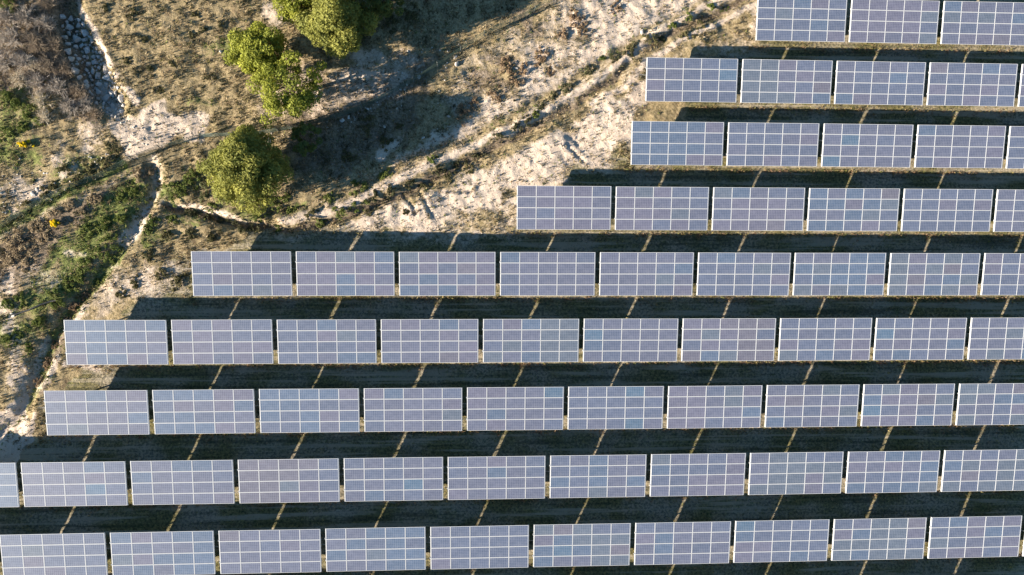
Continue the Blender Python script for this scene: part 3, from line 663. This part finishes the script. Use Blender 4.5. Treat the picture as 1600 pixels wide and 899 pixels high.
for k in range(60):
    while True:
        x = rr_.uniform(GP[:, 0].min(), GP[:, 0].max()+.5); y = rr_.uniform(GP[:, 1].min(), GP[:, 1].max())
        if in_poly(np.array([x]), np.array([y]), GP+np.array([.3, -.2]))[0]: break
    stone(x, y, rr_.uniform(.07, .15), rr_, 'stone', 'small rubble stone between the boulders of the rocky gully', 'small rubble in the rocky gully')
BIG = [(655, 121, .30, 'in the shade by the fence below the largest tree'), (712, 90, .24, 'in the shade on the slope, upper of two close together'), (713, 101, .3, 'in the shade on the slope, lower of two close together'), (534, 189, .32, 'beside the fence right of the loose crowned pine'),
       (545, 184, .2, 'beside the fence, next to the larger white stone'), (575, 171, .2, 'on the shaded earth beside the fence'), (600, 197, .18, 'in the tree shade below the fence'), (700, 182, .2, 'at the lower rim of the tree shade'), (661, 215, .2, 'near the lower tip of the tree shade'),
       (421, 221, .3, 'on earth between the broad tree and the small dark tree'), (636, 133, .18, 'in the dark shade right of the pine'), (626, 141, .16, 'in the dark shade, left of a similar stone'), (806, 108, .22, 'on the sunlit slope beside a russet shrub'), (1003, 50, .28, 'white on the bank edge above the track ditch'),
       (345, 81, .18, 'alone on the dry grass left of the bright round tree'), (20, 492, .3, 'white beside the left edge of the photo'), (50, 303, .28, 'large in the rubble below the fence corner'), (56, 296, .22, 'upright in the rubble near the left edge')]
for px, py, s, ds in BIG:
    c = at(px, py); stone(c[0], c[1], s, rr_, 'stone', 'pale stone '+ds, None)
SC = [((0, 240), (185, 240), (170, 275), (70, 325), (0, 350)), ((560, 90), (740, 60), (720, 110), (640, 190), (560, 200), (540, 150)), ((185, 185), (320, 180), (318, 210), (190, 240)), ((420, 200), (600, 165), (560, 200), (430, 225))]
SCN = ['in the weedy rubble at the left', 'on shaded earth right of the trees', 'on the sandy patch above the fence', 'on earth along the fence below the pine']
for k, P in enumerate(SC):
    Q = ats(P); n = (70, 60, 26, 16)[k]; c = 0
    while c < n:
        x = rr_.uniform(Q[:, 0].min(), Q[:, 0].max()); y = rr_.uniform(Q[:, 1].min(), Q[:, 1].max())
        if not in_poly(np.array([x]), np.array([y]), Q)[0]: continue
        stone(x, y, rr_.uniform(.06, .15), rr_, 'stone', 'small pale stone lying '+SCN[k], 'small stones '+SCN[k]); c += 1

# ------------------------------------------------------------------ ground cover nobody could count
def scatter(n, lo, hi, rng): return rng.uniform(lo[0], hi[0], n), rng.uniform(lo[1], hi[1], n)
def tufts(name, x, y, hgt, spread, width, tones, blades, rng, m=M_GRASS):
    n = len(x); z = height(x, y); i = np.repeat(np.arange(n), blades); N = len(i)
    a = rng.uniform(0, 6.283, N); h = hgt[i]*rng.uniform(.55, 1.1, N); s = spread[i]*rng.uniform(.3, 1.2, N)
    bx = x[i]+rng.normal(0, .25, N)*spread[i]; by = y[i]+rng.normal(0, .25, N)*spread[i]; b = np.stack([bx, by, z[i]-.02], 1)
    tip = b+np.stack([np.cos(a)*s, np.sin(a)*s, h], 1); side = np.stack([-np.sin(a), np.cos(a), np.zeros(N)], 1)*(width[i]*rng.uniform(.6, 1.3, N))[:, None]
    V = np.stack([b-side, b+side, tip], 1).reshape(-1, 3); t = tones[i]*rng.uniform(.75, 1.25, (N, 1))
    me = np_mesh(name, V, np.arange(N*3).reshape(-1, 3), np.repeat(t, 3, 0)); return link(name, me, m)
g = np.random.default_rng(77)
x, y = scatter(230000, (-52, -22), (38, 36), g)
pxy = ats([(-30, -40), (1215, -40), (1190, 62), (1010, 95), (990, 262), (810, 295), (800, 366), (400, 372), (300, 400), (300, 465), (205, 470), (95, 505), (110, 580), (70, 615), (80, 690), (-40, 730)])
ins = in_poly(x, y, pxy); x, y = x[ins], y[ins]
d, gr, br, ar = cover(x, y); u = g.uniform(0, 1, len(x)); patch = fbm(x*1.5, y*1.5, 4, 61)
pick = np.array([(.28, .205, .11), (.46, .36, .22), (.20, .145, .075), (.13, .10, .05), (.20, .175, .07)])
# straw coloured grass
k = (u < np.clip((1-d*.95), .24, 1)*np.clip(1-gr*.7, .1, 1)*sstep(.30, .6, patch)*.9); xs_, ys_ = x[k], y[k]; n = len(xs_)
tn = pick[g.integers(0, 5, n)]; bk = br[k][:, None]; tn = tn*(1-bk*.6)+np.array([.20, .14, .09])*bk*.6
pd_ = sstep(.5, .72, fbm(xs_*1.3, ys_*1.3, 4, 131))[:, None]; tn = tn*(1-pd_)+np.array([.075, .07, .035])*pd_
tag(tufts('dry_grass', xs_, ys_, g.uniform(.06, .30, n)*(1+.5*pd_[:, 0]), g.uniform(.08, .26, n), g.uniform(.014, .042, n), tn, 5, g), kind='stuff')
# green weeds
patch2 = fbm(x*1.3, y*1.3, 3, 71)
k = (g.uniform(0, 1, len(x)) < np.clip(gr*1.3-.1, 0, 1)*sstep(.42, .6, patch2)*.8); xs_, ys_ = x[k], y[k]; n = len(xs_)
pk = np.array([(.16, .18, .04), (.10, .135, .03), (.21, .21, .06), (.07, .095, .028)])
tag(tufts('green_weeds', xs_, ys_, g.uniform(.05, .22, n), g.uniform(.1, .24, n), g.uniform(.02, .045, n), pk[g.integers(0, 4, n)], 6, g), kind='stuff')
# short grass under and between the tables
x, y = scatter(150000, (-46, -26), (52, 38), g); ins = in_poly(x, y, ARRAY_POLY); x, y = x[ins], y[ins]
pt_ = fbm(x*.35, y*.35, 4, 91); k = g.uniform(0, 1, len(x)) < sstep(.3, .62, pt_)*.8+.1; x, y = x[k], y[k]; n = len(x)
strip = np.zeros(n)
for r in ROWY: strip = np.maximum(strip, np.exp(-((y-(ROWY[r]-TLEN/2-.25))/.45)**2)*(x > ROWX[r]-1))
pk = np.array([(.34, .27, .09), (.20, .19, .055), (.10, .115, .035), (.42, .32, .14), (.15, .11, .06)]); tn = pk[g.integers(0, 5, n)]
st = (g.uniform(0, 1, n) < strip*.7)[:, None]; tn = np.where(st, np.array([(.26, .17, .09)])*g.uniform(.6, 1.3, (n, 1)), tn)
tag(tufts('short_grass', x, y, g.uniform(.04, .14, n)+.2*strip*g.uniform(0, 1, n)**1.5+.2*(g.uniform(0, 1, n) < .04), g.uniform(.06, .16, n), g.uniform(.012, .028, n), tn, 4, g), kind='stuff')
# dead weeds left standing along the lower edge of each row
X_ = []; Y_ = []
for r in ROWY:
    x0 = max(ROWX[r]-.5, -50); m = int((52-x0)*16); X_.append(g.uniform(x0, 52, m)); Y_.append(ROWY[r]-TLEN*CT/2-.12-np.abs(g.normal(0, .3, m)))
x = np.concatenate(X_); y = np.concatenate(Y_); k = g.uniform(0, 1, len(x)) < sstep(.38, .62, fbm(x*.9, y*.9, 3, 55)); x, y = x[k], y[k]; n = len(x)
pk = np.array([(.36, .24, .14), (.30, .22, .10), (.22, .13, .08), (.20, .19, .06)])
tag(tufts('dead_weeds', x, y, g.uniform(.08, .30, n), g.uniform(.1, .22, n), g.uniform(.014, .035, n), pk[g.integers(0, 4, n)], 5, g), kind='stuff')
# clods and gravel of the pale earth
x, y = scatter(120000, (-52, -22), (38, 36), g); ins = in_poly(x, y, pxy); x, y = x[ins], y[ins]
d, gr, br, ar = cover(x, y); k = g.uniform(0, 1, len(x)) < np.clip(d*1.2-.15, .02, 1)*sstep(.35, .6, fbm(x*.8, y*.8, 3, 33))*.55; x, y = x[k], y[k]; n = len(x)
s = .02+.055*g.uniform(0, 1, n)**3; z = height(x, y)
oc = np.array([(1, 0, 0), (0, 1, 0), (-1, 0, 0), (0, -1, 0), (0, 0, .75), (0, 0, -.6)]); V = oc[None]*s[:, None, None]*g.uniform(.7, 1.3, (n, 6, 1)); ca = g.uniform(0, 6.28, n)
V = np.stack([V[..., 0]*np.cos(ca)[:, None]-V[..., 1]*np.sin(ca)[:, None], V[..., 0]*np.sin(ca)[:, None]+V[..., 1]*np.cos(ca)[:, None], V[..., 2]], -1)+np.stack([x, y, z+s*.3], 1)[:, None]
T8 = np.array([(0, 1, 4), (1, 2, 4), (2, 3, 4), (3, 0, 4), (1, 0, 5), (2, 1, 5), (3, 2, 5), (0, 3, 5)])
F = (np.arange(n)[:, None, None]*6+T8[None]).reshape(-1, 3); tn = np.array([(.46, .38, .29)])*g.uniform(.6, 1.35, (n, 1))
tag(link('gravel', np_mesh('gravel', V.reshape(-1, 3), F, np.repeat(tn, 6, 0)), M_TWIG), kind='stuff')
